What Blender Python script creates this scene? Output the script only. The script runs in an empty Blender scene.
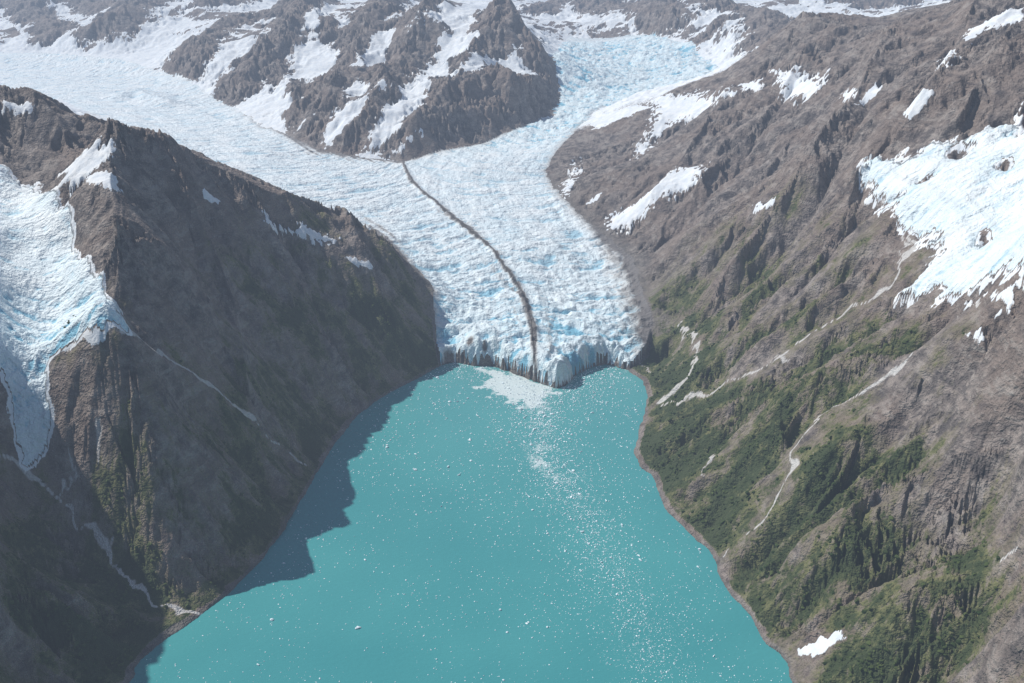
import bpy, numpy as np, math, time
T0=time.time()
f4=np.float32
rng=np.random.default_rng(7)
# 1 unit = 100 m.  Survey station (aircraft) used to triangulate the map control points
CAM_H=15.0; TH=math.radians(20.5); FP=35/36*1024
cT,sT=math.cos(TH),math.sin(TH)
def ray(px,py):
    u=(px-512)/FP; v=(py-341.5)/FP
    return np.array([u, cT-v*sT, -sT-v*cT])
def P(px,py,z):
    d=ray(px,py); t=(CAM_H-z)/(-d[2]); return (d[0]*t,d[1]*t,z)

# ---------------------------------------------------------------- noise
_G=np.stack([np.cos(np.arange(256)*2*np.pi/256),np.sin(np.arange(256)*2*np.pi/256)],1).astype(f4)
def hsh(ix,iy,seed):
    n=ix.astype(np.uint32)*np.uint32(374761393)+iy.astype(np.uint32)*np.uint32(668265263)+np.uint32((seed*974634777)&0xffffffff)
    n=(n^(n>>np.uint32(13)))*np.uint32(1274126177)
    return n^(n>>np.uint32(16))
def perlin(x,y,seed=0):
    x=np.asarray(x,f4); y=np.asarray(y,f4)
    ix=np.floor(x).astype(np.int32); iy=np.floor(y).astype(np.int32)
    fx=(x-ix).astype(f4); fy=(y-iy).astype(f4)
    u=fx*fx*fx*(fx*(fx*6-15)+10); v=fy*fy*fy*(fy*(fy*6-15)+10)
    def g(dx,dy):
        k=hsh(ix+dx,iy+dy,seed)&np.uint32(255)
        return _G[k,0]*(fx-dx)+_G[k,1]*(fy-dy)
    a=g(0,0); b=g(1,0); c=g(0,1); d=g(1,1)
    a=a+u*(b-a); c=c+u*(d-c)
    return (a+v*(c-a))*f4(1.5)
def fbm(x,y,o,seed=0,gain=.5):
    s=0; a=1.; n=0
    for i in range(o):
        s=s+a*perlin(x,y,seed+i*17); n+=a; a*=gain; x=x*2.03+5.1; y=y*2.03+1.7
    return s/n
def ridged(x,y,o,seed=0,gain=.5):
    s=0; a=1.; n=0
    for i in range(o):
        s=s+a*(1-2*np.abs(perlin(x,y,seed+i*17))); n+=a; a*=gain; x=x*2.03+5.1; y=y*2.03+1.7
    return s/n
def sstep(a,b,x):
    t=np.clip((x-a)/(b-a),0,1); return t*t*(3-2*t)

# ---------------------------------------------------------------- control points
left_shore=[(440,366),(400,387),(360,412),(332,447),(303,497),(272,548),(238,585),(205,612),(168,640),(137,663),(130,683)]
right_shore=[(627,370),(648,387),(645,410),(637,438),(634,462),(655,478),(662,505),(690,533),(714,556),(725,590),(750,612),(761,640),(783,657),(792,683)]
front=[(440,366),(456,362),(475,366),(492,366),(515,374),(535,382),(556,389),(566,386),(577,374),(592,367),(605,364),(627,370)]
C=[(a,b,0) for a,b in left_shore+right_shore]
C+=[(128,137,9.6),(165,162,8.5),(210,180,7.6),(255,205,6.6),(300,215,5.6),(345,228,4.7),(400,262,3.4),(422,288,2.3),
 (300,203,3.2),(350,218,2.7),(400,248,2.2),(430,280,1.6),(437,320,1.1),(215,168,4.0),(180,157,4.2),(130,128,4.8),(60,98,5.3),
 (300,185,3.5),(250,150,4.2),(350,200,3.1),(420,230,2.4),(450,290,1.4),(450,340,.8),(480,345,.85),(500,300,1.35),(550,340,.9),(600,340,.85),
 (500,250,2.1),(560,250,2.0),(600,260,1.7),(440,185,3.2),(500,190,3.1),(530,170,3.5),(400,168,3.5),(470,160,3.8),(540,130,4.6),(600,100,5.6),
 (620,80,6.3),(640,60,7.1),(560,60,7.3),(600,40,8),(200,110,4.9),(100,90,5.5),(0,80,5.8),(-80,80,5.8),(150,75,5.9),(60,55,6.6),(0,30,7.8),(-100,40,7.4),
 (390,330,1.7),(420,345,.9),(230,300,4.3),(330,350,2.1),(200,430,2.9),(250,480,1.4),(150,330,5.3),(170,230,6.8),(300,270,4.3),
 (120,250,7.3),(110,330,5.9),(100,400,4.4),(130,470,2.9),(160,560,1.0),(90,200,8.2),(30,220,7.0),(75,260,6.5),(30,290,6.0),(50,340,5.0),(92,322,5.5),
 (40,400,4.1),(40,455,3.0),(0,450,3.4),(0,400,4.4),(60,505,2.0),(110,550,1.15),(165,612,.2),(0,520,2.5),(0,600,2.0),(60,600,1.5),(0,683,1.6),(80,660,.6),
 (-100,683,3),(-150,500,5),(-150,350,8),(-150,200,9.5),(0,95,10.2),(40,108,9.9),(75,122,9.3),(102,136,8.5),(88,156,8.3),(-100,90,11),(10,155,8.5),(20,130,9.2),
 (935,25,12.5),(1010,2,13.3),(1080,-20,14),(880,45,11.3),(800,65,9.8),(730,88,8.2),(680,97,7.2),(640,103,6.4),(600,118,5.4),(560,152,4.2),
 (700,80,7.0),(760,55,8.1),(850,32,9.4),(900,18,10),(870,120,9.3),(800,150,7),(700,170,5),(700,230,3.9),(650,150,4.7),(600,180,3.8),(640,230,2.6),(680,290,2.2),
 (545,175,3.3),(570,207,2.8),(610,240,2.1),(640,290,1.3),(652,345,.6),
 (750,310,3.4),(700,340,1.9),(690,370,1.4),(700,400,1.2),(760,400,2.2),(870,270,5.9),(800,230,5.3),(950,200,8),(1010,150,9.3),(1010,60,11.8),(940,80,10.6),
 (940,280,6.6),(1000,240,7.6),(1000,350,6.6),(900,330,5.4),(900,400,4.6),(830,380,3.8),(800,440,2.7),(1024,450,5.3),(920,480,3.4),(850,550,2.0),(760,520,1.2),
 (800,620,.8),(900,620,2.0),(1024,560,4),(1024,683,3.3),(900,683,1.2),(960,683,2.2),(1150,600,5),(1150,400,8),(1150,200,11),(1200,50,13.5),
 (225,105,5.0),(260,125,4.6),(320,150,3.9),(360,156,3.8),(405,160,3.6),(480,143,4.1),(550,117,5.0),(558,95,5.8),(300,100,5.8),(300,60,7.6),(330,20,9.9),(385,5,10.8),
 (400,120,5.4),(430,70,7.3),(505,32,9.8),(450,20,10.3),(540,60,8.1),(500,100,6.1),(240,50,8.0),(190,40,8.1),(150,15,9.6),(80,10,9.9),(0,5,10.2),
 (600,20,9),(640,10,10.2),(700,25,9.7),(720,10,10.3),(790,40,9.0),(850,10,10.6)]
pts=[P(*c) for c in C]
pts+=[(-1,28,-1.2),(0,20,-1.4),(-1,12,-1.5),(0,34,-.9),(3,24,-1.),(-4,20,-1.),(-9.5,12,0),(7.5,13,0),(-14,11,4),(12,9,3.5),(20,11,9),(-22,11,8)]
for x in (-220,-120,-40,40,120,220):
    pts+=[(x,190,11.0),(x,260,11.0),(x,340,9.0)]
pts=np.array(pts)
def fan(x,y): return x/(y+5.), np.log(y+5.)
A,B=fan(pts[:,0],pts[:,1])
def tps(r2): return np.where(r2>0, .5*r2*np.log(np.maximum(r2,1e-12)),0)
K=tps((A[:,None]-A)**2+(B[:,None]-B)**2)+np.eye(len(A))*2e-4
Q=np.stack([np.ones_like(A),A,B],1)
M=np.block([[K,Q],[Q.T,np.zeros((3,3))]])
sol=np.linalg.solve(M,np.concatenate([pts[:,2],np.zeros(3)]))
# ---------------------------------------------------------------- fan grid
NR,NC=1500,1300
Y0,Y1,SM=11.,330.,.70
yy=Y0*(Y1/Y0)**(np.arange(NR)/(NR-1)); ss=np.linspace(-SM,SM,NC)
Y=np.repeat(yy[:,None],NC,1); X=ss[None,:]*(Y+5)
X=X.astype(f4); Y=Y.astype(f4)
cr,cc=300,300
iy=np.linspace(0,NR-1,cr); yc=Y0*(Y1/Y0)**(iy/(NR-1)); sc=np.linspace(-SM,SM,cc)
AA,BB=np.meshgrid(sc,np.log(yc+5)); hc=sol[-3]+sol[-2]*AA+sol[-1]*BB
for k in range(len(A)):
    hc+=sol[k]*tps((AA-A[k])**2+(BB-B[k])**2)
def upsample(g,nr,nc):
    r=np.linspace(0,g.shape[0]-1,nr); c=np.linspace(0,g.shape[1]-1,nc)
    r0=np.minimum(r.astype(int),g.shape[0]-2); c0=np.minimum(c.astype(int),g.shape[1]-2)
    fr=(r-r0)[:,None]; fc=(c-c0)[None]
    a=g[r0]; b=g[r0+1]; a=a+(b-a)*fr
    return a[:,c0]+(a[:,c0+1]-a[:,c0])*fc
Hh=upsample(hc,NR,NC).astype(f4)
def sample(G,x,y):
    x=np.asarray(x,float); y=np.asarray(y,float)
    r=(NR-1)*np.log(np.maximum(y,Y0)/Y0)/math.log(Y1/Y0); c=(x/(y+5)/SM+1)/2*(NC-1)
    r=np.clip(r,0,NR-1.001); c=np.clip(c,0,NC-1.001)
    r0=r.astype(int); c0=c.astype(int); fr=r-r0; fc=c-c0
    return (G[r0,c0]*(1-fc)+G[r0,c0+1]*fc)*(1-fr)+(G[r0+1,c0]*(1-fc)+G[r0+1,c0+1]*fc)*fr
tt=np.concatenate([np.arange(10,60,.03),np.arange(60,320,.12)])
def locate(G,px,py):
    d=ray(px,py); p=d[:,None]*tt; z=CAM_H+p[2]; hh=np.maximum(sample(G,p[0],p[1]),0)
    w=np.where((hh>=z)&(p[1]>Y0))[0]
    i=w[0] if len(w) else len(tt)-1
    return (float(p[0,i]),float(p[1,i]))
def loc(G,L): return np.array([locate(G,a,b) for a,b in L])
def seg_dist(L,x,y,closed=False):
    L=[(float(a),float(b)) for a,b in np.asarray(L)]; n=len(L) if closed else len(L)-1
    best=np.full(x.shape,1e9,f4); S=np.zeros(x.shape,f4); sg=np.ones(x.shape,f4); acc=0.
    for i in range(n):
        a=L[i]; b=L[(i+1)%len(L)]; dx,dy=b[0]-a[0],b[1]-a[1]; l2=dx*dx+dy*dy+1e-12; l=math.sqrt(l2)
        t=np.clip(((x-a[0])*dx+(y-a[1])*dy)/l2,0,1)
        ex=x-(a[0]+t*dx); ey=y-(a[1]+t*dy); d=ex*ex+ey*ey
        m=d<best; best=np.minimum(d,best)
        if not closed: S=np.where(m,acc+t*l,S); sg=np.where(m,np.sign(dx*ey-dy*ex),sg)
        acc+=l
    return np.sqrt(best),S,sg
def inside(L,x,y):
    L=[(float(a),float(b)) for a,b in np.asarray(L)]; r=np.zeros(x.shape,bool)
    for i in range(len(L)):
        a=L[i]; b=L[(i+1)%len(L)]
        if a[1]==b[1]: continue
        r^=((a[1]>y)!=(b[1]>y))&(x<(b[0]-a[0])*(y-a[1])/(b[1]-a[1])+a[0])
    return r
def sdf(L,x,y,pad=None):
    L=np.asarray(L,float)
    if pad is None:
        d,_,_=seg_dist(L,x,y,True); return np.where(inside(L,x,y),d,-d)
    out=np.full(x.shape,-pad,f4)
    m=(x>L[:,0].min()-pad)&(x<L[:,0].max()+pad)&(y>L[:,1].min()-pad)&(y<L[:,1].max()+pad)
    xx,yy_=x[m],y[m]
    if xx.size==0: return out
    d,_,_=seg_dist(L,xx,yy_,True); out[m]=np.maximum(np.where(inside(L,xx,yy_),d,-d),-pad); return out
def ldist(L,pad):
    L=np.asarray(L,float); out=np.full(X.shape,pad,f4)
    m=(X>L[:,0].min()-pad)&(X<L[:,0].max()+pad)&(Y>L[:,1].min()-pad)&(Y<L[:,1].max()+pad)
    if m.any():
        d,s_,_=seg_dist(L,X[m],Y[m]); out[m]=np.minimum(d,pad)
    return out
def chaikin(L,k=2):
    L=np.asarray(L,float)
    for _ in range(k):
        q=L[:-1]*.75+L[1:]*.25; r=L[:-1]*.25+L[1:]*.75
        L=np.concatenate([L[:1],np.stack([q,r],1).reshape(-1,L.shape[1]),L[-1:]])
    return L
def xy(L): return np.array([P(*p)[:2] for p in L])
ls=xy([(a,b,0) for a,b in left_shore]); rs=xy([(a,b,0) for a,b in right_shore]); fr_=xy([(a,b,0) for a,b in front])
fjord=np.concatenate([chaikin(np.concatenate([[(-10,-40),(-9.8,5),(-9.3,14)],ls[::-1]]),1),fr_[1:-1],chaikin(np.concatenate([rs,[(7.3,14),(8,5),(8,-40)]]),1)])
wob=fbm(X/1.1,Y/1.1,4,3)
dF=sdf(fjord,X,Y).astype(f4)
ice_pg=xy([(440,366,0),(436,340,.8),(433,310,1.1),(424,280,1.6),(395,250,2.2),(350,222,2.7),(300,207,3.2),(260,192,3.6),(215,172,4),(180,160,4.2),(130,130,4.8),(60,100,5.3),(-120,90,5.8),
 (-120,45,7.2),(50,52,6.8),(120,60,6.5),(180,80,5.8),(225,105,5.0),(262,126,4.6),(320,151,3.9),(360,157,3.8),(403,162,3.55),(480,144,4.1),(550,118,5.0),(562,95,5.9),(548,62,7.4),(570,38,8.1),(630,38,8.2),(690,55,7.4),(735,72,7.3),
 (700,90,6.7),(645,98,5.9),(600,112,5.2),(566,145,4.2),(545,172,3.4),(553,192,3.0),(575,212,2.7),(610,240,2.1),(634,265,1.7),(640,290,1.3),(652,330,.8),(646,358,.3),(627,370,0)]+[(a,b,0) for a,b in front[::-1][1:-1]])
dI=sdf(ice_pg,X,Y).astype(f4)
jit=(.22*wob*np.clip((Y-38)/6,0,1)).astype(f4); dI=dI+jit*np.where(Y>70,3,1).astype(f4)
print('masks',time.time()-T0)
# ---------------------------------------------------------------- drainages and spurs
streams_px=[[(0,448),(30,470),(60,505),(85,528),(110,552),(135,590),(165,612),(203,614)],
 [(915,222),(905,262),(890,288),(850,312),(800,340),(765,368),(720,388),(690,398),(662,406)],
 [(985,300),(950,322),(920,350),(885,375),(868,395),(825,410),(800,440),(790,480),(760,525),(722,557)],
 [(120,328),(160,355),(205,382),(260,425),(308,465)],
 [(1024,545),(1005,556)],[(680,322),(700,345),(690,380),(662,398)]]
amp=(np.clip(-dI*.5,0,1)*np.clip(-dF*.8,0,1)).astype(f4)
H0=Hh.copy()
quiet=np.zeros(X.shape,f4)       # 1 = no gullying (ice, snowfields, stream beds)
def tent(L,a,w,sharp=True):
    global Hh
    W=chaikin(loc(H0,L),1); d=ldist(W,w*3)/w
    Hh=Hh+(a*amp*(np.exp(-d*1.1) if sharp else np.exp(-d*d))).astype(f4)
for i,L in enumerate(streams_px[:4]):
    tent(L,-[.30,.35,.25,.12][i],.75,False)
for L,a,w in [([(885,48),(852,120),(800,192),(760,250),(715,300)],.9,.9),([(975,10),(940,90),(905,140),(860,190),(820,235)],.8,.9),
  ([(868,272),(800,330),(740,368),(668,395)],.3,.6),([(980,332),(880,366),(800,402),(700,440),(655,470)],.25,.6),
  ([(1024,430),(900,500),(810,560),(740,592)],.35,.7),([(1024,600),(930,610),(850,640)],.3,.6),([(1024,30),(980,90),(960,130)],.5,.8),
  ([(730,92),(700,150),(650,215)],.7,1.2),([(800,68),(770,120),(700,190)],.5,1.0),
  ([(110,330),(100,400),(130,470),(160,560)],.15,.5),([(128,137),(120,250),(110,330)],.25,.7),([(165,162),(215,260),(240,330),(250,400)],.45,.7),
  ([(255,205),(300,290),(345,370)],.4,.7),([(345,228),(375,290),(400,360)],.35,.5),([(128,137),(165,162),(210,180),(255,205),(300,215),(345,228),(400,262)],.35,.6),
  ([(870,110),(832,180),(790,240),(740,290),(672,312)],-.9,.8),([(955,50),(915,110),(880,150),(850,230),(800,290),(740,335),(690,350)],-.6,.7),
  ([(700,170),(652,188),(610,220)],-.4,.8),([(800,80),(750,150),(690,215),(640,262)],-.7,.9),
  ([(190,230),(215,330),(250,400),(300,470)],-.3,.6),([(290,240),(330,330),(370,390)],-.3,.6),([(1024,500),(920,540),(850,600),(790,640)],-.3,.6),([(870,420),(830,500),(760,555)],-.2,.5)]:
    tent(L,a,w)
rockline=np.full(X.shape,99,f4)
far_ridges=[([(112,44),(135,28),(150,12),(186,-4)],1.8,3.0),([(172,84),(190,66),(203,52),(228,40),(300,25)],1.4,2.2),([(50,14),(80,8),(112,24)],1.4,2.6),([(128,98),(150,96),(168,106)],.45,.9),
 ([(0,8),(30,20),(60,45)],1.2,2.2),([(586,12),(612,26),(640,20),(672,30)],1.6,2.6),([(680,12),(715,22),(760,28),(806,52)],1.5,2.2),([(625,-2),(690,6),(740,2)],1.5,2.6),([(820,10),(870,16),(930,8)],1.6,2.6),
 ([(640,58),(660,62)],.3,.6),([(585,80),(592,100)],.2,.5),([(540,22),(575,10)],1.2,2.0),([(700,45),(720,38)],.6,1.),([(90,48),(118,42)],.6,1.2),([(230,15),(260,-2)],1.4,2.3),([(20,-4),(50,2),(90,-6)],1.5,3.),([(500,2),(560,-4)],1.4,2.6),([(205,20),(215,5)],1.,1.8)]
mass_ridges=[([(226,103),(250,84),(262,64),(290,50),(298,28),(330,2)],1.2,1.8),([(300,145),(322,120),(330,100),(355,72),(362,48),(385,20),(400,0)],1.2,1.7),([(345,153),(368,125),(380,100),(405,75),(420,50),(440,20)],1.2,1.6),
 ([(405,158),(425,138),(440,112),(462,95),(470,75),(492,55),(505,33)],1.3,1.7),([(480,142),(520,112),(556,92),(535,58),(505,33)],1.3,1.7),([(440,150),(460,118),(500,95)],.8,1.3),
 ([(262,64),(285,85),(300,100)],.6,1.),([(355,72),(375,85),(385,110)],.6,.9),([(330,100),(300,118)],.5,.8),([(440,112),(425,95)],.5,.8),([(298,28),(335,45)],.7,1.),([(420,50),(400,35)],.7,1.1),([(470,75),(500,95),(520,112)],.6,1.1)]
am2=np.clip(-dI*.5,0,1).astype(f4)
wpx=X+1.3*fbm(X/4,Y/4,4,161); wpy=Y+1.3*fbm(X/4,Y/4,4,162)
def wdist(L,pad):
    L=np.asarray(L,float); out=np.full(X.shape,pad,f4)
    m=(X>L[:,0].min()-pad)&(X<L[:,0].max()+pad)&(Y>L[:,1].min()-pad)&(Y<L[:,1].max()+pad)
    if m.any(): out[m]=np.minimum(seg_dist(L,wpx[m],wpy[m])[0],pad)
    return out
for i,(L,a,w) in enumerate(far_ridges+mass_ridges):
    W=loc(H0,L); d=wdist(chaikin(W,1),w*4); d=d+.45*w*fbm(X/w/1.5,Y/w/1.5,3,61)
    wh=w*(1.7 if i>=len(far_ridges) else 2.2)
    k_=np.maximum(0,1-d/wh)
    Hh=Hh+(a*(am2 if w>1.2 else 1)*k_**1.2).astype(f4)
    rockline=np.minimum(rockline,d/w)
couloir=np.zeros(X.shape,f4); n_b=fbm(X/1.6,Y/1.6,5,112,.6)
for L,w in [([(275,112),(300,80),(330,58)],.7),([(335,138),(352,112),(375,92)],.8),([(390,132),(410,105),(440,78),(475,45)],1.0),([(400,152),(420,132)],.5),
 ([(360,60),(385,40)],.8),([(455,78),(500,72),(535,80)],.8),([(310,35),(345,15)],.7),([(300,130),(315,118)],.4),([(415,35),(455,25),(480,12)],.8),([(345,88),(365,95)],.6)]:
    d=wdist(loc(Hh,L),6); couloir=np.maximum(couloir,np.exp(-(d/(w*(1.2+.9*n_b)))**2))
quiet=np.maximum(quiet,couloir*.7)
print('tents',time.time()-T0)
# ---------------------------------------------------------------- large relief
far=sstep(45,95,Y).astype(f4)
wx=X+1.6*fbm(X/7,Y/7,3,11); wy=Y+1.6*fbm(X/7,Y/7,3,12)
big=ridged(wx/8,wy/8,4,21)
hug=ridged(wx/24,wy/24,3,31)
amt=(np.clip(-dI*.3,0,1)*np.clip(-dF*.3,0,1)).astype(f4)
Hh=Hh+(amt*((1-far)*.55*big+far*1.0*(hug)+far*.5*big)).astype(f4)
# snow & ice footprints on the smooth surface
sn=.25*fbm(X/.9,Y/.9,5,101); snf=fbm(X/.22,Y/.22,4,102,.65)
hl=loc(Hh,[(-40,160),(0,165),(38,188),(68,215),(75,255),(112,298),(122,322),(92,335),(62,348),(50,360),(50,410),(48,455),(28,462),(20,430),(12,395),(0,372),(-50,350)])
hr=loc(Hh,[(868,155),(900,163),(938,148),(985,132),(1024,128),(1100,130),(1100,270),(1024,262),(985,276),(930,290),(905,286),(932,265),(942,243),(905,222),(885,205),(866,182)])
dHL=sdf(hl,X,Y,3.)+sn*1.6+.08*snf; dHR=sdf(hr,X,Y,3.)+sn*3.0+.14*snf
for a,b,r_ in [(925,180,.30),(960,150,.35),(985,240,.22),(900,195,.2),(1005,165,.25)]:
    q=locate(Hh,a,b); dHR=np.minimum(dHR,np.hypot(X-q[0],(Y-q[1])*.8)-r_+sn*2)
patches=[[(60,170),(95,140),(115,150),(100,165),(70,185)],[(82,178),(98,172),(120,180),(112,190),(90,186)],[(205,190),(222,200),(218,204),(203,196)],
 [(2,98),(40,104),(30,112),(0,106)],[(965,35),(990,18),(1024,8),(1024,18),(985,30),(968,42)],[(903,110),(925,88),(940,88),(925,108),(908,120)],[(855,105),(875,82),(885,86),(870,100)],
 [(780,78),(800,72),(828,80),(812,96),(785,98)],[(798,650),(820,634),(840,628),(845,638),(822,655),(805,656)],[(962,332),(980,327),(985,333),(968,338)],[(985,292),(1015,290),(1014,303),(990,300)],
 [(958,296),(975,297),(972,303)],[(700,165),(672,172),(652,188),(632,205),(606,214),(612,232),(640,218),(668,198),(700,178)],[(650,100),(700,92),(735,95),(700,112),(672,122),(655,140),(640,158),(636,150),(655,122)],
 [(576,160),(570,178),(562,195),(566,196),(578,175)],[(604,190),(590,198),(584,204),(598,200)],[(752,205),(772,197),(774,200),(755,209)],[(262,210),(300,222),(338,238),(330,243),(290,232),(265,220)],[(345,256),(372,264),(370,269),(350,262)],
 [(1000,140),(1024,100),(1024,130)],[(590,120),(612,112),(640,104),(650,108),(615,122),(596,130)],[(940,60),(950,52),(956,56),(946,66)],[(905,205),(925,200),(930,210),(912,215)],[(840,95),(850,86),(856,90),(846,100)],[(770,70),(790,66),(800,70),(780,75)],[(740,84),(760,80),(765,86),(745,90)]]
psnow=np.zeros(X.shape,f4)
for L in patches:
    W=loc(Hh,L); sz=max(np.ptp(W[:,0]),np.ptp(W[:,1])); k_=min(1.,sz*.16)
    D=sdf(W,X,Y,2.)+k_*(3.0*sn+1.1*snf)-.04*k_
    psnow=np.maximum(psnow,sstep(-.05,.05,D)); quiet=np.maximum(quiet,sstep(-.25,.1,D)*.7)
quiet=np.maximum(quiet,np.maximum(sstep(-.5,.3,dHL),sstep(-.5,.3,dHR)*.9))
for i,L in enumerate(streams_px):
    W=chaikin(loc(Hh,L),1); quiet=np.maximum(quiet,.85*np.exp(-(ldist(W,2)/.4)**2))
def grads(G):
    gc=np.gradient(G,axis=1)/((Y+5)*f4(ss[1]-ss[0])); 
    gr=np.gradient(G,axis=0)/np.gradient(yy)[:,None].astype(f4)-gc*ss[None,:].astype(f4)
    return gc.astype(f4),gr.astype(f4)
g0=grads(Hh); slope0=np.hypot(*g0)
cav=np.zeros(X.shape,f4)
def erode(wl,k,seed,msk,r1=NR,sh=.5):
    gx,gy=grads(Hh); s_=slice(0,r1); gx=gx[s_]; gy=gy[s_]; sl=np.hypot(gx,gy)+f4(1e-4)
    dx=-gy/sl; dy=gx/sl
    px=X[s_]/f4(wl); py=Y[s_]/f4(wl); ix=np.floor(px).astype(np.int32); iy_=np.floor(py).astype(np.int32); fx=px-ix; fy=py-iy_
    fx=fx.astype(f4); fy=fy.astype(f4)
    va=np.zeros_like(px); wt=np.zeros_like(px)
    for i in (-1,0,1,2):
        for j in (-1,0,1,2):
            h=hsh(ix+i,iy_+j,seed); jx=(h&np.uint32(255)).astype(f4)/f4(512.); jy=((h>>np.uint32(8))&np.uint32(255)).astype(f4)/f4(512.)
            qx=fx-f4(i)-jx+f4(.25); qy=fy-f4(j)-jy+f4(.25)
            w=np.exp(f4(-2)*(qx*qx+qy*qy)); va+=w*np.cos(f4(6.2832)*(qx*dx+qy*dy)); wt+=w
    va/=wt
    dh=(-np.sqrt(va*va+.01)*sh+va*(1-sh*.5))*np.clip(sl*1.3,0,1)*msk[s_]
    Hh[s_]+=(k*wl*dh).astype(f4); cav[s_]+=dh*.3
em=(np.clip(-dI*1.2,0,1)*np.clip(-dF*1.6,0,1)*(1-quiet)).astype(f4)
nearw=(1-sstep(40,70,Y)).astype(f4)
rk=np.clip(1.6-rockline,0,1)
farrock=np.where(Y>62,np.clip(rk+.35,0,1),1).astype(f4)
R1=int(np.searchsorted(yy,150)); R2=int(np.searchsorted(yy,72))
soft=(.6+.75*sstep(-.2,.4,fbm(X/5,Y/5,3,63))).astype(f4)
erode(6.0,.16,1,em*far*farrock)
erode(3.0,.20,2,em*farrock,sh=.8)
erode(1.5,.18,3,em*farrock*soft,sh=.8)
erode(.75,.12,4,em*farrock*soft,R1,.6)
erode(.38,.08,5,em*soft*farrock,R1)
erode(.19,.05,6,em*nearw*soft,R2)
Hh+=(em*farrock*soft*(.11*ridged(wx/1.3,wy/1.3,5,51)+.05*ridged(X/.32,Y/.32,3,57))).astype(f4)
print('erode',time.time()-T0)
dFn=dF+.14*wob
dFs=np.where(dI>-.6,dF,dFn)
land=np.maximum(Hh,np.clip(-dFs*.35,0,.10)+.01)
Hh=np.where(dFs>0,np.minimum(Hh,-.02-.7*dFs),land).astype(f4)
# ---------------------------------------------------------------- glacier surface
lineA=chaikin(xy([(-60,62,6.5),(60,75,6),(150,92,5.4),(210,120,4.7),(300,168,3.8),(400,222,2.7),(455,275,1.8),(480,320,1.1),(490,372,.5)]),3)
lineB=chaikin(xy([(640,45,7.9),(625,80,6.3),(590,110,5.3),(530,145,4.3),(490,178,3.4),(520,220,2.5),(560,270,1.7),(582,320,1.1),(585,385,.5)]),3)
mor=chaikin(xy([(403,162,3.55),(411,183,3.25),(436,205,2.8),(466,228,2.45),(492,250,2.1),(514,275,1.7),(525,300,1.35),(532,330,1),(536,385,.6)]),2)
polyB=np.concatenate([mor[::-1],xy([(480,143,4.1),(550,115,5.0),(555,95,5.8),(520,40,8.4),(760,30,9),(780,80,7.6),(640,103,6.0),(560,152,4),(610,160,4),(670,240,2.5),(690,300,1.5),(700,390,.3),(540,400,0)])])
gm=dI>-.3
gx_,gy_=X[gm],Y[gm]
dA,sA,nA=seg_dist(lineA,gx_,gy_); dB,sB,nB=seg_dist(lineB,gx_,gy_)
inB=inside(polyB,gx_,gy_)
S=np.where(inB,sB+31.3,sA); N=np.where(inB,dB*nB+40,dA*nA)
Nl=np.where(inB,dB,dA)
mwx=.13*fbm(gx_/2.6,gy_/2.6,3,170)
dM,_,_=seg_dist(mor,gx_+mwx,gy_)
gI=dI[gm]
frontd=np.maximum(-dF[gm],0)
nf=np.exp(-frontd/9.)
icefall=np.where(inB,sstep(62,72,gy_),0)*.95
Sc=S+.045*Nl**2
w1=.35*fbm(S/2.2,N/2.2,3,71)
tr=ridged((Sc+w1)/.8,(N+w1)/2.4,2,72)
lo=ridged((S)/6.,(N+.6*w1)/.6,3,75)
ser=ridged(gx_/.7+w1,gy_/.7+w1,4,78)
amp_tr=.08+.19*nf+.18*icefall
disp=(amp_tr*(tr-.3)+(.04+.02*nf)*lo+(.17*nf+.16*icefall+.02)*(ser-.2))*np.clip(gI*2,0.15,1)
disp=np.maximum(disp,-.18-.12*icefall)
disp+= .08*np.exp(-(dM/.2)**2)
base=Hh[gm]; 
cdv=frontd+.18*perlin(gx_/.6,gy_/.6,90)+.10*perlin(gx_/.2,gy_/.2,91)+.04*perlin(gx_/.09,gy_/.09,93)
Gt=np.maximum(base,.78+.08*np.clip(frontd,0,4))+disp
Gt=np.where(gI>0,Gt,base+disp*.3)
cliff=.60*sstep(.02,.12,cdv)+.40*sstep(.10,.34,cdv+.06*perlin(gx_/.3,gy_/.3,94))
latc=sstep(-2.7,-1.6,gx_); latr=sstep(5.0,4.0,gx_)
Gt=np.where((frontd<1.2)&(gI>-.05)&(dF[gm]<=0),Gt*cliff*(.75+.25*latc)*(.35+.65*np.maximum(latr,sstep(.1,1.1,frontd))),Gt)
Gt=np.where(dF[gm]>0,base,Gt)
Hh[gm]=Gt
blue=np.zeros_like(Hh); dirt=np.zeros_like(Hh); crev=np.zeros_like(Hh)
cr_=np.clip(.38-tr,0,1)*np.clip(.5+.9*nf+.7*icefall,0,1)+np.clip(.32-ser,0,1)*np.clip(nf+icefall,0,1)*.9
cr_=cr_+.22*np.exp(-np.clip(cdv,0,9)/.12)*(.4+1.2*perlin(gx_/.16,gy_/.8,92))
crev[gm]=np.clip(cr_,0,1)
edn=.5+.5*fbm(gx_/.8,gy_/.8,4,95)
strip=fbm(S/9.,N/.35,3,96)
offf=sstep(.2,1.6,frontd)
side=np.exp(-np.clip(gI,0,9)/(.22+.4*edn))*np.where(gy_<75,1,np.where(gx_<0,.5,.1))*offf
rm=np.exp(-(np.clip(gI,0,9)/1.5)**1.5)*sstep(3.2,4.8,gx_)*(1-sstep(47,56,gy_))*(.25+1.1*edn)*(.45+.55*offf)
lm=np.exp(-np.clip(gI,0,9)/1.3)*(1-sstep(-7,-4,gx_))*sstep(42,50,gy_)*(1-sstep(62,72,gy_))*np.clip(.5+1.6*strip,0,1)
lowm=1-sstep(40,60,gy_)
mw=(.07+.11*np.clip(edn+.6*fbm(gx_/2,gy_/2,3,97),0,1.4))*(1+.3*lowm)
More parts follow.
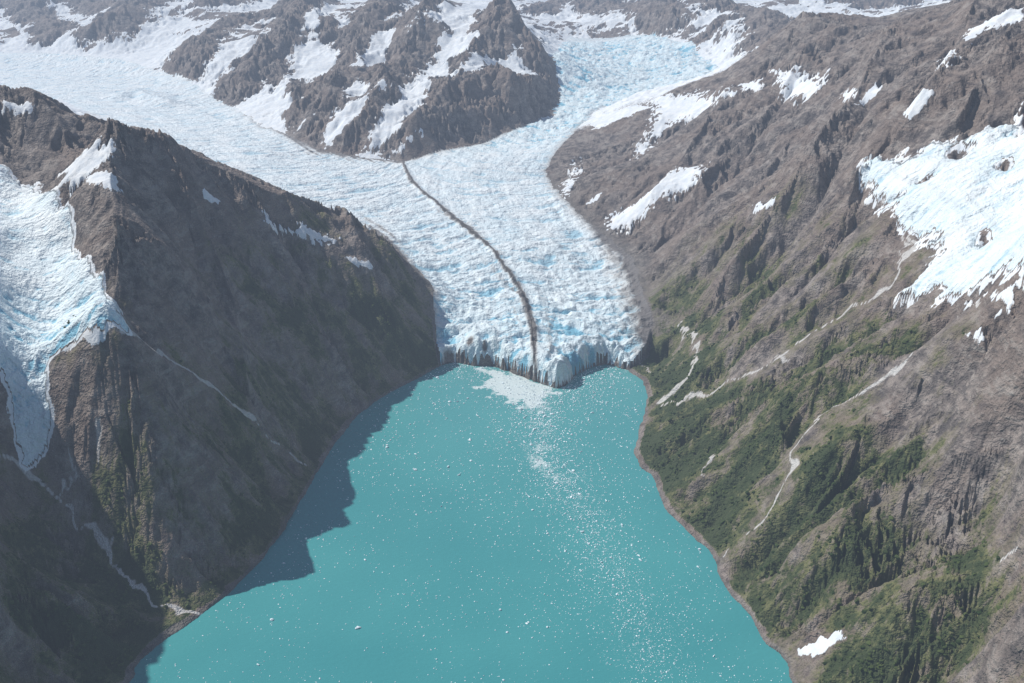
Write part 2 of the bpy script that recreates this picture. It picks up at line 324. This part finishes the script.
mo=(np.exp(-(dM/mw)**2)*(.65+.5*edn)+(.30+.35*lowm)*np.exp(-(dM/(.4+.35*lowm))**2)*np.clip(.35+strip*3,0,1))*(.5+.5*offf)
rk0=np.zeros_like(gx_)
for (a,b,z,rr_) in [(470,352,.4,.16),(485,359,.2,.12),(449,356,.3,.25)]:
    q=P(a,b,z); rk0=np.maximum(rk0,np.exp(-((gx_-q[0])**2+(gy_-q[1])**2)/(rr_*rr_)))
dr=np.clip(side*.6+rm*.8+lm+mo+np.clip(strip-.26,0,1)*.5+rk0*1.2,0,1)
dirt[gm]=dr
FS=np.zeros_like(Hh); FN=np.zeros_like(Hh); FS[gm]=Sc+w1; FN[gm]=N
blue[gm]=np.clip(nf*.9+icefall*.9+.28,0,1)
print('glacier',time.time()-T0)
for D in (dHL,dHR):
    m=D>0
    isl=D is dHL
    e=np.clip(D[m]*2.5,0,1); steep=1 if isl else .6
    cre=np.clip(.45+.55*sstep(31,24,Y[m]),0,1) if isl else .6
    rr=ridged(X[m]/.9+.3*snf[m],Y[m]/.34,3,105)*.6+.4*ridged(X[m]/.35,Y[m]/.35,3,106); Hh[m]+=(e*(.08+.13*rr*steep*cre+(0 if isl else .10*fbm(X[m]/1.4,Y[m]/1.4,3,108)))).astype(f4)
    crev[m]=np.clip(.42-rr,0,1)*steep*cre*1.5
    dirt[m]=np.clip(.35*fbm(X[m]/1.5,Y[m]/.4,3,107)+(.0 if isl else .13),0,1)
    FS[m]=Y[m]; FN[m]=X[m]
m=(dHR>0); blue[m]=np.clip(.12+.5*np.exp(-D[m]/.5),0,1)
m=(dHL>0); blue[m]=np.clip(.45+.6*sstep(30,25,Y[m]),0,1)
gx,gy=grads(Hh); slope=np.hypot(gx,gy)
n_a=fbm(X/9,Y/9,4,111)
inmass=sdf(xy([(225,104,5),(262,126,4.6),(320,151,3.9),(403,162,3.55),(480,144,4.1),(550,118,5),(562,95,5.9),(560,60,8),(530,20,10),(400,-2,11.2),(330,0,11),(260,30,8.8),(200,50,7.9)]),X,Y,4.)
rockv=(1.05-rockline)+.60*n_b+.45*n_a+.50*np.clip(slope-.45,-1,1.4)+.45*snf+np.where(inmass>0,.16,0)
rockv=np.where((Y>95)&(rockline>1.5),-.50+(hug-.30)*1.3+.7*n_b+.5*np.clip(slope-.35,-1,1.2)+.2*snf,rockv)
rockv-=1.5*couloir
s_far=sstep(.08,-.05,rockv)*sstep(50,62,Y+3*n_a)
s_far=np.where((X>2)&(Y<72)&(dI<0),s_far*sstep(64,72,Y),s_far)
snow=np.maximum(s_far,psnow)
Hh=np.where((Y<62)&(psnow>.3),Hh+.03,Hh).astype(f4)
snow=np.where((dHL>-.4)&(dHL<0),np.maximum(snow,sstep(-.2,0,dHL)),snow)
snow=np.where((dHR>-.8)&(dHR<0),np.maximum(snow,sstep(-.25,0,dHR+.2*snf)),snow)
stream=np.zeros_like(Hh)
more=[[(640,355),(655,372)],[(908,228),(900,262)],[(716,452),(700,490)],[(760,370),(775,355),(790,358)],[(95,470),(100,420)],[(560,198),(575,165)],[(60,505),(72,480),(70,460)]]
for k,L in enumerate(streams_px+more):
    W=chaikin(loc(Hh,L),2); mm=(X>W[:,0].min()-1)&(X<W[:,0].max()+1)&(Y>W[:,1].min()-1)&(Y<W[:,1].max()+1)
    if not mm.any(): continue
    x_=X[mm]+.22*perlin(X[mm]/.5,Y[mm]/.5,120)+.08*perlin(X[mm]/.15,Y[mm]/.15,123); y_=Y[mm]+.22*perlin(X[mm]/.5,Y[mm]/.5,121)
    d,_,_=seg_dist(W,x_,y_); w=.042+.05*perlin(X[mm]/.5,Y[mm]/.5,122)
    stream[mm]=np.maximum(stream[mm],np.exp(-(d/np.maximum(w,.012))**2)*(1. if k<6 else .6))
v_n=fbm(X/1.8,Y/1.8,5,131); v_f=fbm(X/.45,Y/.45,4,133,.6)
lim=np.where(X>0,5.2,4.2)
veg=.34+1.15*v_n+.55*v_f+.11*(lim-Hh)-.15*np.clip(slope-1.1,0,2)-.25*np.clip(slope0-.9,0,1)-.38*np.clip(cav,-1,1)
veg=np.clip(veg,0,1)*(1-sstep(38,48,Y))*(Hh>.08)*(1-sstep(5.8,8.2,Hh))*(snow<.3)*(dI<-.1)*(1-sstep(.2,.5,stream))
veg=np.where(X<0,veg*.95,veg*.88)
debris=np.clip(np.exp(-np.clip(-dFs,0,9)/.05)*(dF<0.2),0,1)
for L in [[(138,640),(165,622),(205,614),(212,622),(185,636),(150,645)],[(634,455),(645,470),(660,482),(650,486),(636,470)]]:
    D=sdf(loc(Hh,L),X,Y,2.)+.1*v_f; debris=np.maximum(debris,sstep(-.05,.1,D))
deb2=(dI<0)*np.exp(np.clip(dI,-9,0)/.7)*(Y<60)
debris=np.clip(np.maximum(debris,deb2*.8),0,1)
print('attrs',time.time()-T0)

# ---------------------------------------------------------------- mesh creation
coords=np.stack([X,Y,Hh],-1).reshape(-1,3).astype(f4)
ii=np.arange(NR*NC).reshape(NR,NC)
quads=np.stack([ii[:-1,:-1],ii[:-1,1:],ii[1:,1:],ii[1:,:-1]],-1).reshape(-1,4)
cls=np.zeros((NR,NC),np.int8); cls[(dI>0)&(dF<=0.02)&(Hh>.0)]=1; cls[(dHL>0)]=2; cls[(dHR>0)]=3
fc=cls[:-1,:-1].reshape(-1)
def make_mesh(name,co,faces,attrs,mat,smooth=True):
    me=bpy.data.meshes.new(name); nf_,k=faces.shape
    me.vertices.add(len(co)); me.vertices.foreach_set('co',np.ascontiguousarray(co,f4).ravel())
    me.loops.add(nf_*k); me.loops.foreach_set('vertex_index',faces.astype(np.int32).ravel())
    me.polygons.add(nf_); me.polygons.foreach_set('loop_start',(np.arange(nf_)*k).astype(np.int32))
    me.update(calc_edges=True)
    me.polygons.foreach_set('use_smooth',np.full(nf_,smooth,bool))
    for an,(kind,val) in attrs.items():
        at=me.attributes.new(an,kind,'POINT')
        at.data.foreach_set('color' if kind=='FLOAT_COLOR' else 'value',np.ascontiguousarray(val,f4).ravel())
    me.materials.append(mat); ob=bpy.data.objects.new(name,me); bpy.context.scene.collection.objects.link(ob); return ob
def submesh(mask):
    q=quads[mask]; used=np.zeros(NR*NC,bool); used[q.ravel()]=True; u=np.where(used)[0]; mp=np.zeros(NR*NC,np.int32); mp[u]=np.arange(len(u)); return u,mp[q]

# ---------------------------------------------------------------- materials
class NT:
    def __init__(s,name):
        s.m=bpy.data.materials.new(name); s.m.use_nodes=True; s.t=s.m.node_tree; s.b=s.t.nodes['Principled BSDF']
    def n(s,typ,**k):
        x=s.t.nodes.new(typ)
        for a,b in k.items(): setattr(x,a,b)
        return x
    def l(s,a,b): s.t.links.new(a,b)
    def attr(s,name): return s.n('ShaderNodeAttribute',attribute_name=name)
    def noise(s,scale,detail=8,rough=.6,vec=None,dist=0.):
        x=s.n('ShaderNodeTexNoise'); x.inputs['Scale'].default_value=scale; x.inputs['Detail'].default_value=detail; x.inputs['Roughness'].default_value=rough; x.inputs['Distortion'].default_value=dist
        s.l(vec if vec is not None else s.pos(),x.inputs['Vector']); return x.outputs['Fac']
    def pos(s):
        if not hasattr(s,'_p'): s._p=s.n('ShaderNodeNewGeometry')
        return s._p.outputs['Position']
    def scaled(s,sc,rot=(0,0,0)):
        x=s.n('ShaderNodeMapping'); x.inputs['Scale'].default_value=sc; x.inputs['Rotation'].default_value=rot; s.l(s.pos(),x.inputs['Vector']); return x.outputs['Vector']
    def math(s,op,a,b=None,clamp=False):
        x=s.n('ShaderNodeMath',operation=op,use_clamp=clamp)
        for i,v in enumerate((a,b)):
            if v is None: continue
            if isinstance(v,(int,float)): x.inputs[i].default_value=v
            else: s.l(v,x.inputs[i])
        return x.outputs[0]
    def ramp(s,v,lo,hi,a=0.,b=1.):
        x=s.n('ShaderNodeMapRange',interpolation_type='SMOOTHSTEP'); s.l(v,x.inputs[0])
        for i,q in enumerate((lo,hi,a,b)): x.inputs[i+1].default_value=q
        return x.outputs[0]
    def mix(s,f,a,b):
        x=s.n('ShaderNodeMix',data_type='RGBA')
        if isinstance(f,(int,float)): x.inputs[0].default_value=f
        else: s.l(f,x.inputs[0])
        for i,v in ((6,a),(7,b)):
            if isinstance(v,tuple): x.inputs[i].default_value=(*v,1)
            else: s.l(v,x.inputs[i])
        return x.outputs[2]
    def bump(s,h,dist,strength=1.,prev=None):
        x=s.n('ShaderNodeBump'); x.inputs['Distance'].default_value=dist; x.inputs['Strength'].default_value=strength; s.l(h,x.inputs['Height'])
        return x.outputs[0]
t=NT('rock_and_tundra')
n1=t.noise(.35,4,.65); n2=t.noise(2.6,5,.7,dist=.3); n3=t.noise(10,3,.7)
st=t.noise(1.,4,.65,t.scaled((1.3,.8,3.2),(.35,.75,.5)),.4)
c=t.mix(t.ramp(n2,.35,.66),(.085,.075,.072),(.275,.235,.210))
c=t.mix(t.ramp(n1,.42,.60,0,.6),c,(.195,.150,.125))
c=t.mix(t.ramp(st,.52,.66,0,.5),c,(.35,.315,.285))
c=t.mix(t.ramp(st,.46,.34,0,.55),c,(.055,.050,.054))
c=t.mix(t.ramp(n3,.58,.75,0,.45),c,(.42,.39,.365))
ma=t.attr('masks'); sep=t.n('ShaderNodeSeparateColor'); t.l(ma.outputs['Color'],sep.inputs[0]); sn_,vg,sr=sep.outputs; db=ma.outputs['Alpha']
vv=t.math('ADD',vg,t.math('MULTIPLY',t.math('SUBTRACT',n3,.5),.8))
c=t.mix(t.ramp(vv,.10,.42,0,.5),c,(.170,.150,.090))
c=t.mix(t.math('MULTIPLY',db,.8),c,t.mix(n2,(.075,.078,.075),(.20,.190,.175)))
vcol=t.mix(t.ramp(n2,.38,.62),(.042,.062,.020),(.140,.145,.058))
vcol=t.mix(t.ramp(vv,.62,.85),vcol,(.028,.050,.016))
c=t.mix(t.ramp(vv,.42,.60,0,.88),c,vcol)
c=t.mix(t.ramp(sr,.15,.6,0,.85),c,(.56,.55,.53))
sv=t.math('ADD',sn_,t.math('MULTIPLY',t.math('SUBTRACT',n3,.5),.8))
sf=t.ramp(sv,.40,.60)
c=t.mix(sf,c,t.mix(t.ramp(n2,.35,.65),(.62,.67,.72),(.76,.78,.79)))
t.l(c,t.b.inputs['Base Color']); t.b.inputs['Roughness'].default_value=.9; t.b.inputs['Specular IOR Level'].default_value=.15
hb=t.math('ADD',t.math('MULTIPLY',t.noise(2.6,4,.7),.7),t.math('MULTIPLY',t.noise(10,2,.7),.35))
x=t.n('ShaderNodeBump'); x.inputs['Distance'].default_value=.27; t.l(hb,x.inputs['Height']); t.l(t.math('SUBTRACT',1,t.math('MULTIPLY',sf,.7)),x.inputs['Strength']); t.l(x.outputs[0],t.b.inputs['Normal'])
mat_terrain=t.m
t=NT('glacier_ice')
fs=t.attr('flow'); sp=t.n('ShaderNodeSeparateXYZ'); t.l(fs.outputs['Vector'],sp.inputs[0])
ic=t.attr('ice'); si=t.n('ShaderNodeSeparateColor'); t.l(ic.outputs['Color'],si.inputs[0]); cv,drt,bl=si.outputs
def fvec(a,b):
    x=t.n('ShaderNodeCombineXYZ'); t.l(t.math('MULTIPLY',sp.outputs[0],a),x.inputs[0]); t.l(t.math('MULTIPLY',sp.outputs[1],b),x.inputs[1]); return x.outputs[0]
trv=fvec(2.2,.5)
tr_=t.noise(1,4,.65,trv,.3); lo_=t.noise(1,3,.6,fvec(.15,3.),.2); iso=t.noise(4.5,4,.7); iso2=t.noise(.7,3,.6)
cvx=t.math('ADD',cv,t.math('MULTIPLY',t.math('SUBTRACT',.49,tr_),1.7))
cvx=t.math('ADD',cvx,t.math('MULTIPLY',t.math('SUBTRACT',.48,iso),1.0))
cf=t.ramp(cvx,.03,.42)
c=t.mix(t.ramp(iso2,.35,.65),(.80,.83,.84),(.68,.76,.80))
c=t.mix(t.math('MULTIPLY',bl,.42),c,(.58,.77,.85))
c=t.mix(t.ramp(lo_,.52,.72,0,.38),c,(.48,.52,.54))
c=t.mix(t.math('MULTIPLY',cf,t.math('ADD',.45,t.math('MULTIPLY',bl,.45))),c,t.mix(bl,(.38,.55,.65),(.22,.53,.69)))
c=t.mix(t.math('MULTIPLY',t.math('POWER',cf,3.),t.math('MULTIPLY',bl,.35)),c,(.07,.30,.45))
dd=t.math('ADD',drt,t.math('MULTIPLY',t.math('SUBTRACT',iso,.5),.7))
c=t.mix(t.ramp(dd,.14,.6,0,.5),c,(.42,.375,.335))
c=t.mix(t.ramp(dd,.42,.85,0,.92),c,(.125,.110,.103))
t.l(c,t.b.inputs['Base Color']); t.b.inputs['Roughness'].default_value=.6; t.b.inputs['Specular IOR Level'].default_value=.25
hb=t.math('ADD',t.math('MULTIPLY',t.noise(1,3,.65,trv,.3),.8),t.math('MULTIPLY',t.noise(4.5,3,.7),.6))
t.l(t.bump(hb,.26,.95),t.b.inputs['Normal'])
mat_ice=t.m
masks=np.stack([snow,veg,stream,debris],-1).reshape(-1,4)
iceat=np.stack([crev,dirt,blue,np.ones_like(blue)],-1).reshape(-1,4)
flow=np.stack([FS,FN,FS*0],-1).reshape(-1,3)
u,q=submesh(fc==0); make_mesh('mountain_terrain',coords[u],q,{'masks':('FLOAT_COLOR',masks[u])},mat_terrain)
def ice_obj(name,mask):
    u,q=submesh(mask)
    ob=make_mesh(name,coords[u],q,{'ice':('FLOAT_COLOR',iceat[u])},mat_ice)
    at=ob.data.attributes.new('flow','FLOAT_VECTOR','POINT'); at.data.foreach_set('vector',np.ascontiguousarray(flow[u],f4).ravel()); return ob
ice_obj('tidewater_glacier',fc==1); ice_obj('hanging_glacier',fc==2); ice_obj('hanging_glacier.001',fc==3)
print('mesh',time.time()-T0)
# ---------------------------------------------------------------- water
xs=np.concatenate([[-300,-120,-50,-20],np.linspace(-13,13,420),[20,50,120,300]]); ys=np.concatenate([[-300,-100,-30,0],np.linspace(6,42,560)])
WX,WY=np.meshgrid(xs,ys); WX=WX.astype(f4); WY=WY.astype(f4)
slush=xy([(484,366,0),(520,374,0),(545,386,0),(553,392,0),(542,402,0),(522,408,0),(503,398,0),(488,388,0)])
band=chaikin(xy([(535,395,0),(542,425,0),(548,465,0),(575,500,0),(600,545,0),(625,600,0),(660,670,0)]),2)
d1=sdf(slush,WX,WY); nn=fbm(WX/.6,WY/.6,5,141); ns=fbm(WX/.25,WY/.25,4,142)
b1=sstep(-.40,.30,d1+1.0*nn+.4*ns)
dbn,sbn,_=seg_dist(band,WX+.8*fbm(WX/3,WY/3,3,146),WY)
streak=1-np.abs(fbm(WX/1.1+.8*nn,WY/2.2,4,145))*5
b2=np.exp(-(dbn/(.6+.08*sbn))**2)*np.clip(streak,0,1)*(.78-.03*sbn)
sw=xy([(522,452,0),(545,455,0),(562,478,0),(552,490,0),(535,472,0)]); d2=sdf(sw,WX,WY)
b3=sstep(-.3,.3,d2+.3*ns)*np.clip(streak+.1,0,1)*.8
frd,_,_=seg_dist(fr_,WX,WY); b4=np.exp(-frd/.35)*.65*(ns+.7)
brash=np.clip(np.maximum.reduce([b1,b2,b3,b4]),0,1)
plume=np.exp(-frd/6.)
wq=np.arange(WX.size).reshape(WX.shape); wq=np.stack([wq[:-1,:-1],wq[:-1,1:],wq[1:,1:],wq[1:,:-1]],-1).reshape(-1,4)
t=NT('glacial_water')
wa=t.attr('brash'); sw_=t.n('ShaderNodeSeparateColor'); t.l(wa.outputs['Color'],sw_.inputs[0])
big_=t.noise(.12,3,.6); fi=t.noise(14,3,.7)
c=t.mix(t.ramp(big_,.35,.65),(.044,.255,.270),(.060,.295,.303))
c=t.mix(t.math('MULTIPLY',sw_.outputs[1],.5),c,(.12,.33,.33))
bf=t.ramp(t.math('ADD',sw_.outputs[0],t.math('MULTIPLY',t.math('SUBTRACT',fi,.5),1.5)),.35,.85,0,.82)
c=t.mix(bf,c,(.68,.74,.74))
t.l(c,t.b.inputs['Base Color']); t.b.inputs['Roughness'].default_value=.25; t.b.inputs['IOR'].default_value=1.33; t.b.inputs['Specular IOR Level'].default_value=.4
t.l(t.bump(t.noise(5,3,.6,t.scaled((1,1.6,1))),.02,.5),t.b.inputs['Normal'])
make_mesh('fjord_water',np.stack([WX,WY,np.zeros_like(WX)],-1).reshape(-1,3),wq,{'brash':('FLOAT_COLOR',np.stack([brash,plume,brash*0,brash*0+1],-1))},t.m)
# ---------------------------------------------------------------- icebergs
phi=(1+5**.5)/2
ico=np.array([(-1,phi,0),(1,phi,0),(-1,-phi,0),(1,-phi,0),(0,-1,phi),(0,1,phi),(0,-1,-phi),(0,1,-phi),(phi,0,-1),(phi,0,1),(-phi,0,-1),(-phi,0,1)])/math.sqrt(1+phi*phi)
icf=np.array([(0,11,5),(0,5,1),(0,1,7),(0,7,10),(0,10,11),(1,5,9),(5,11,4),(11,10,2),(10,7,6),(7,1,8),(3,9,4),(3,4,2),(3,2,6),(3,6,8),(3,8,9),(4,9,5),(2,4,11),(6,2,10),(8,6,7),(9,8,1)])
def blobs(name,px,py,pz,r,flat,jit,mat,smooth=False,attr=None):
    n=len(px); v=ico[None]*(1+jit*rng.uniform(-1,1,(n,12,1)))
    a=rng.uniform(0,6.28,n); el=rng.uniform(.65,1.4,n)
    vx=v[...,0]*el[:,None]; vy=v[...,1]/el[:,None]
    c_,s_=np.cos(a)[:,None],np.sin(a)[:,None]
    o=np.stack([(vx*c_-vy*s_)*r[:,None]+px[:,None],(vx*s_+vy*c_)*r[:,None]+py[:,None],v[...,2]*r[:,None]*flat+pz[:,None]],-1)
    fcs=(icf[None]+12*np.arange(n)[:,None,None]).reshape(-1,3)
    at={}
    if attr is not None: at['tint']=('FLOAT',np.repeat(attr,12))
    return make_mesh(name,o.reshape(-1,3),fcs,at,mat,smooth)
nbp=6500
k=rng.integers(0,len(band)-1,nbp); tq=rng.random(nbp)[:,None]
bp=band[k]*(1-tq)+band[k+1]*tq+rng.normal(0,1,(nbp,2))*(.3+2.1*rng.random((nbp,1))**2)
up=np.stack([rng.uniform(-9,8,15000),rng.uniform(12,38,15000)],1)
ucl=fbm((up[:,0]/2.5).astype(f4),(up[:,1]/2.5).astype(f4),3,155); up=up[rng.random(len(up))<np.clip(.6+1.3*ucl,0.12,1)]
fp=fr_[rng.integers(1,len(fr_)-1,2200)]+rng.normal(0,.85,(2200,2))-np.array([0,.4])
ap=np.concatenate([bp,up,fp]); dd_=sdf(fjord,ap[:,0].astype(f4),ap[:,1].astype(f4)); ap=ap[dd_>.08]
r=(.007+.017*rng.random(len(ap))**2.2+.03*(rng.random(len(ap))<.03)*rng.random(len(ap)))*np.clip(ap[:,1]/26,.75,1.3)
bigb=xy([(448,467,0),(340,481,0),(358,628,0),(365,560,0),(390,392,0),(272,620,0),(415,470,0),(470,440,0),(600,470,0),(574,398,0),(561,402,0),(500,610,0),(640,560,0)])
ap=np.concatenate([ap,bigb]); r=np.concatenate([r,rng.uniform(.035,.065,len(bigb))])
t=NT('iceberg_ice'); t.l(t.mix(t.noise(8,3),(.80,.86,.89),(.66,.80,.85)),t.b.inputs['Base Color']); t.b.inputs['Roughness'].default_value=.5
blobs('icebergs',ap[:,0],ap[:,1],r*.2,r,.7,.3,t.m)
# ---------------------------------------------------------------- shrubs
n=300000
qy=12+32*rng.random(n)**1.3; qx=rng.uniform(-.62,.62,n)*(qy+5)
vg_=sample(veg,qx,qy); hz=sample(Hh,qx,qy)
cl=.5+.5*fbm((qx/.7).astype(f4),(qy/.7).astype(f4),3,151)
keep=(vg_>.5)&(hz>.12)&(rng.random(n)<np.clip((vg_-.45)*1.6,0,1)*np.clip((cl-.35)*3,0.03,1))
qx,qy,hz=qx[keep],qy[keep],hz[keep]
r=.018+.045*rng.random(len(qx))**2
t=NT('shrub_foliage'); tn=t.attr('tint'); t.l(t.mix(tn.outputs['Fac'],(.022,.042,.013),(.090,.115,.038)),t.b.inputs['Base Color']); t.b.inputs['Roughness'].default_value=.8; t.b.inputs['Specular IOR Level'].default_value=.1
print('shrubs',len(qx))
blobs('alder_shrubs',qx,qy,hz+r*.2,r,.75,.35,t.m,False,np.clip(rng.random(len(qx))*.8,0,1))
# ---------------------------------------------------------------- haze: absorbing volume with even emission standing in for sunlight scattered by air
bpy.ops.mesh.primitive_cube_add(size=1); hz_=bpy.context.object; hz_.name='atmospheric_haze'; hz_.scale=(900,900,26); hz_.location=(0,150,10)
m=bpy.data.materials.new('haze'); m.use_nodes=True; nt=m.node_tree; nt.nodes.clear()
DEN=.0034
o=nt.nodes.new('ShaderNodeOutputMaterial'); va_=nt.nodes.new('ShaderNodeVolumeAbsorption'); va_.inputs['Color'].default_value=(0,0,0,1); va_.inputs['Density'].default_value=DEN
em_=nt.nodes.new('ShaderNodeEmission'); em_.inputs['Color'].default_value=(.42,.52,.70,1); em_.inputs['Strength'].default_value=DEN
ad=nt.nodes.new('ShaderNodeAddShader'); nt.links.new(va_.outputs[0],ad.inputs[0]); nt.links.new(em_.outputs[0],ad.inputs[1])
nt.links.new(ad.outputs[0],o.inputs['Volume']); hz_.data.materials.append(m)
# ---------------------------------------------------------------- light, world, camera
az=math.atan2(-.90,.43); el=math.radians(47)
w=bpy.data.worlds.new('World'); bpy.context.scene.world=w; w.use_nodes=True; nt=w.node_tree
sk=nt.nodes.new('ShaderNodeTexSky'); sk.sky_type='NISHITA'; sk.sun_disc=False; sk.sun_elevation=el; sk.sun_rotation=az%(2*math.pi); sk.altitude=1000
nt.links.new(sk.outputs[0],nt.nodes['Background'].inputs[0]); nt.nodes['Background'].inputs[1].default_value=.09
L=bpy.data.lights.new('sun','SUN'); L.energy=5.0; L.angle=math.radians(.5); L.color=(1,.96,.90); lo=bpy.data.objects.new('sun',L); bpy.context.scene.collection.objects.link(lo)
from mathutils import Vector
dv=Vector((math.sin(az)*math.cos(el),math.cos(az)*math.cos(el),math.sin(el))); lo.rotation_euler=dv.to_track_quat('Z','Y').to_euler(); lo.location=dv*60
cd_=bpy.data.cameras.new('camera'); cd_.lens=35; cd_.sensor_width=36; cd_.clip_start=.1; cd_.clip_end=3000
co=bpy.data.objects.new('camera',cd_); co.location=(0,0,CAM_H); co.rotation_euler=(math.pi/2-TH,0,0); bpy.context.scene.collection.objects.link(co); bpy.context.scene.camera=co
sc_=bpy.context.scene; sc_.view_settings.view_transform='Standard'; sc_.view_settings.look='None'; sc_.view_settings.exposure=0
print('done',time.time()-T0)
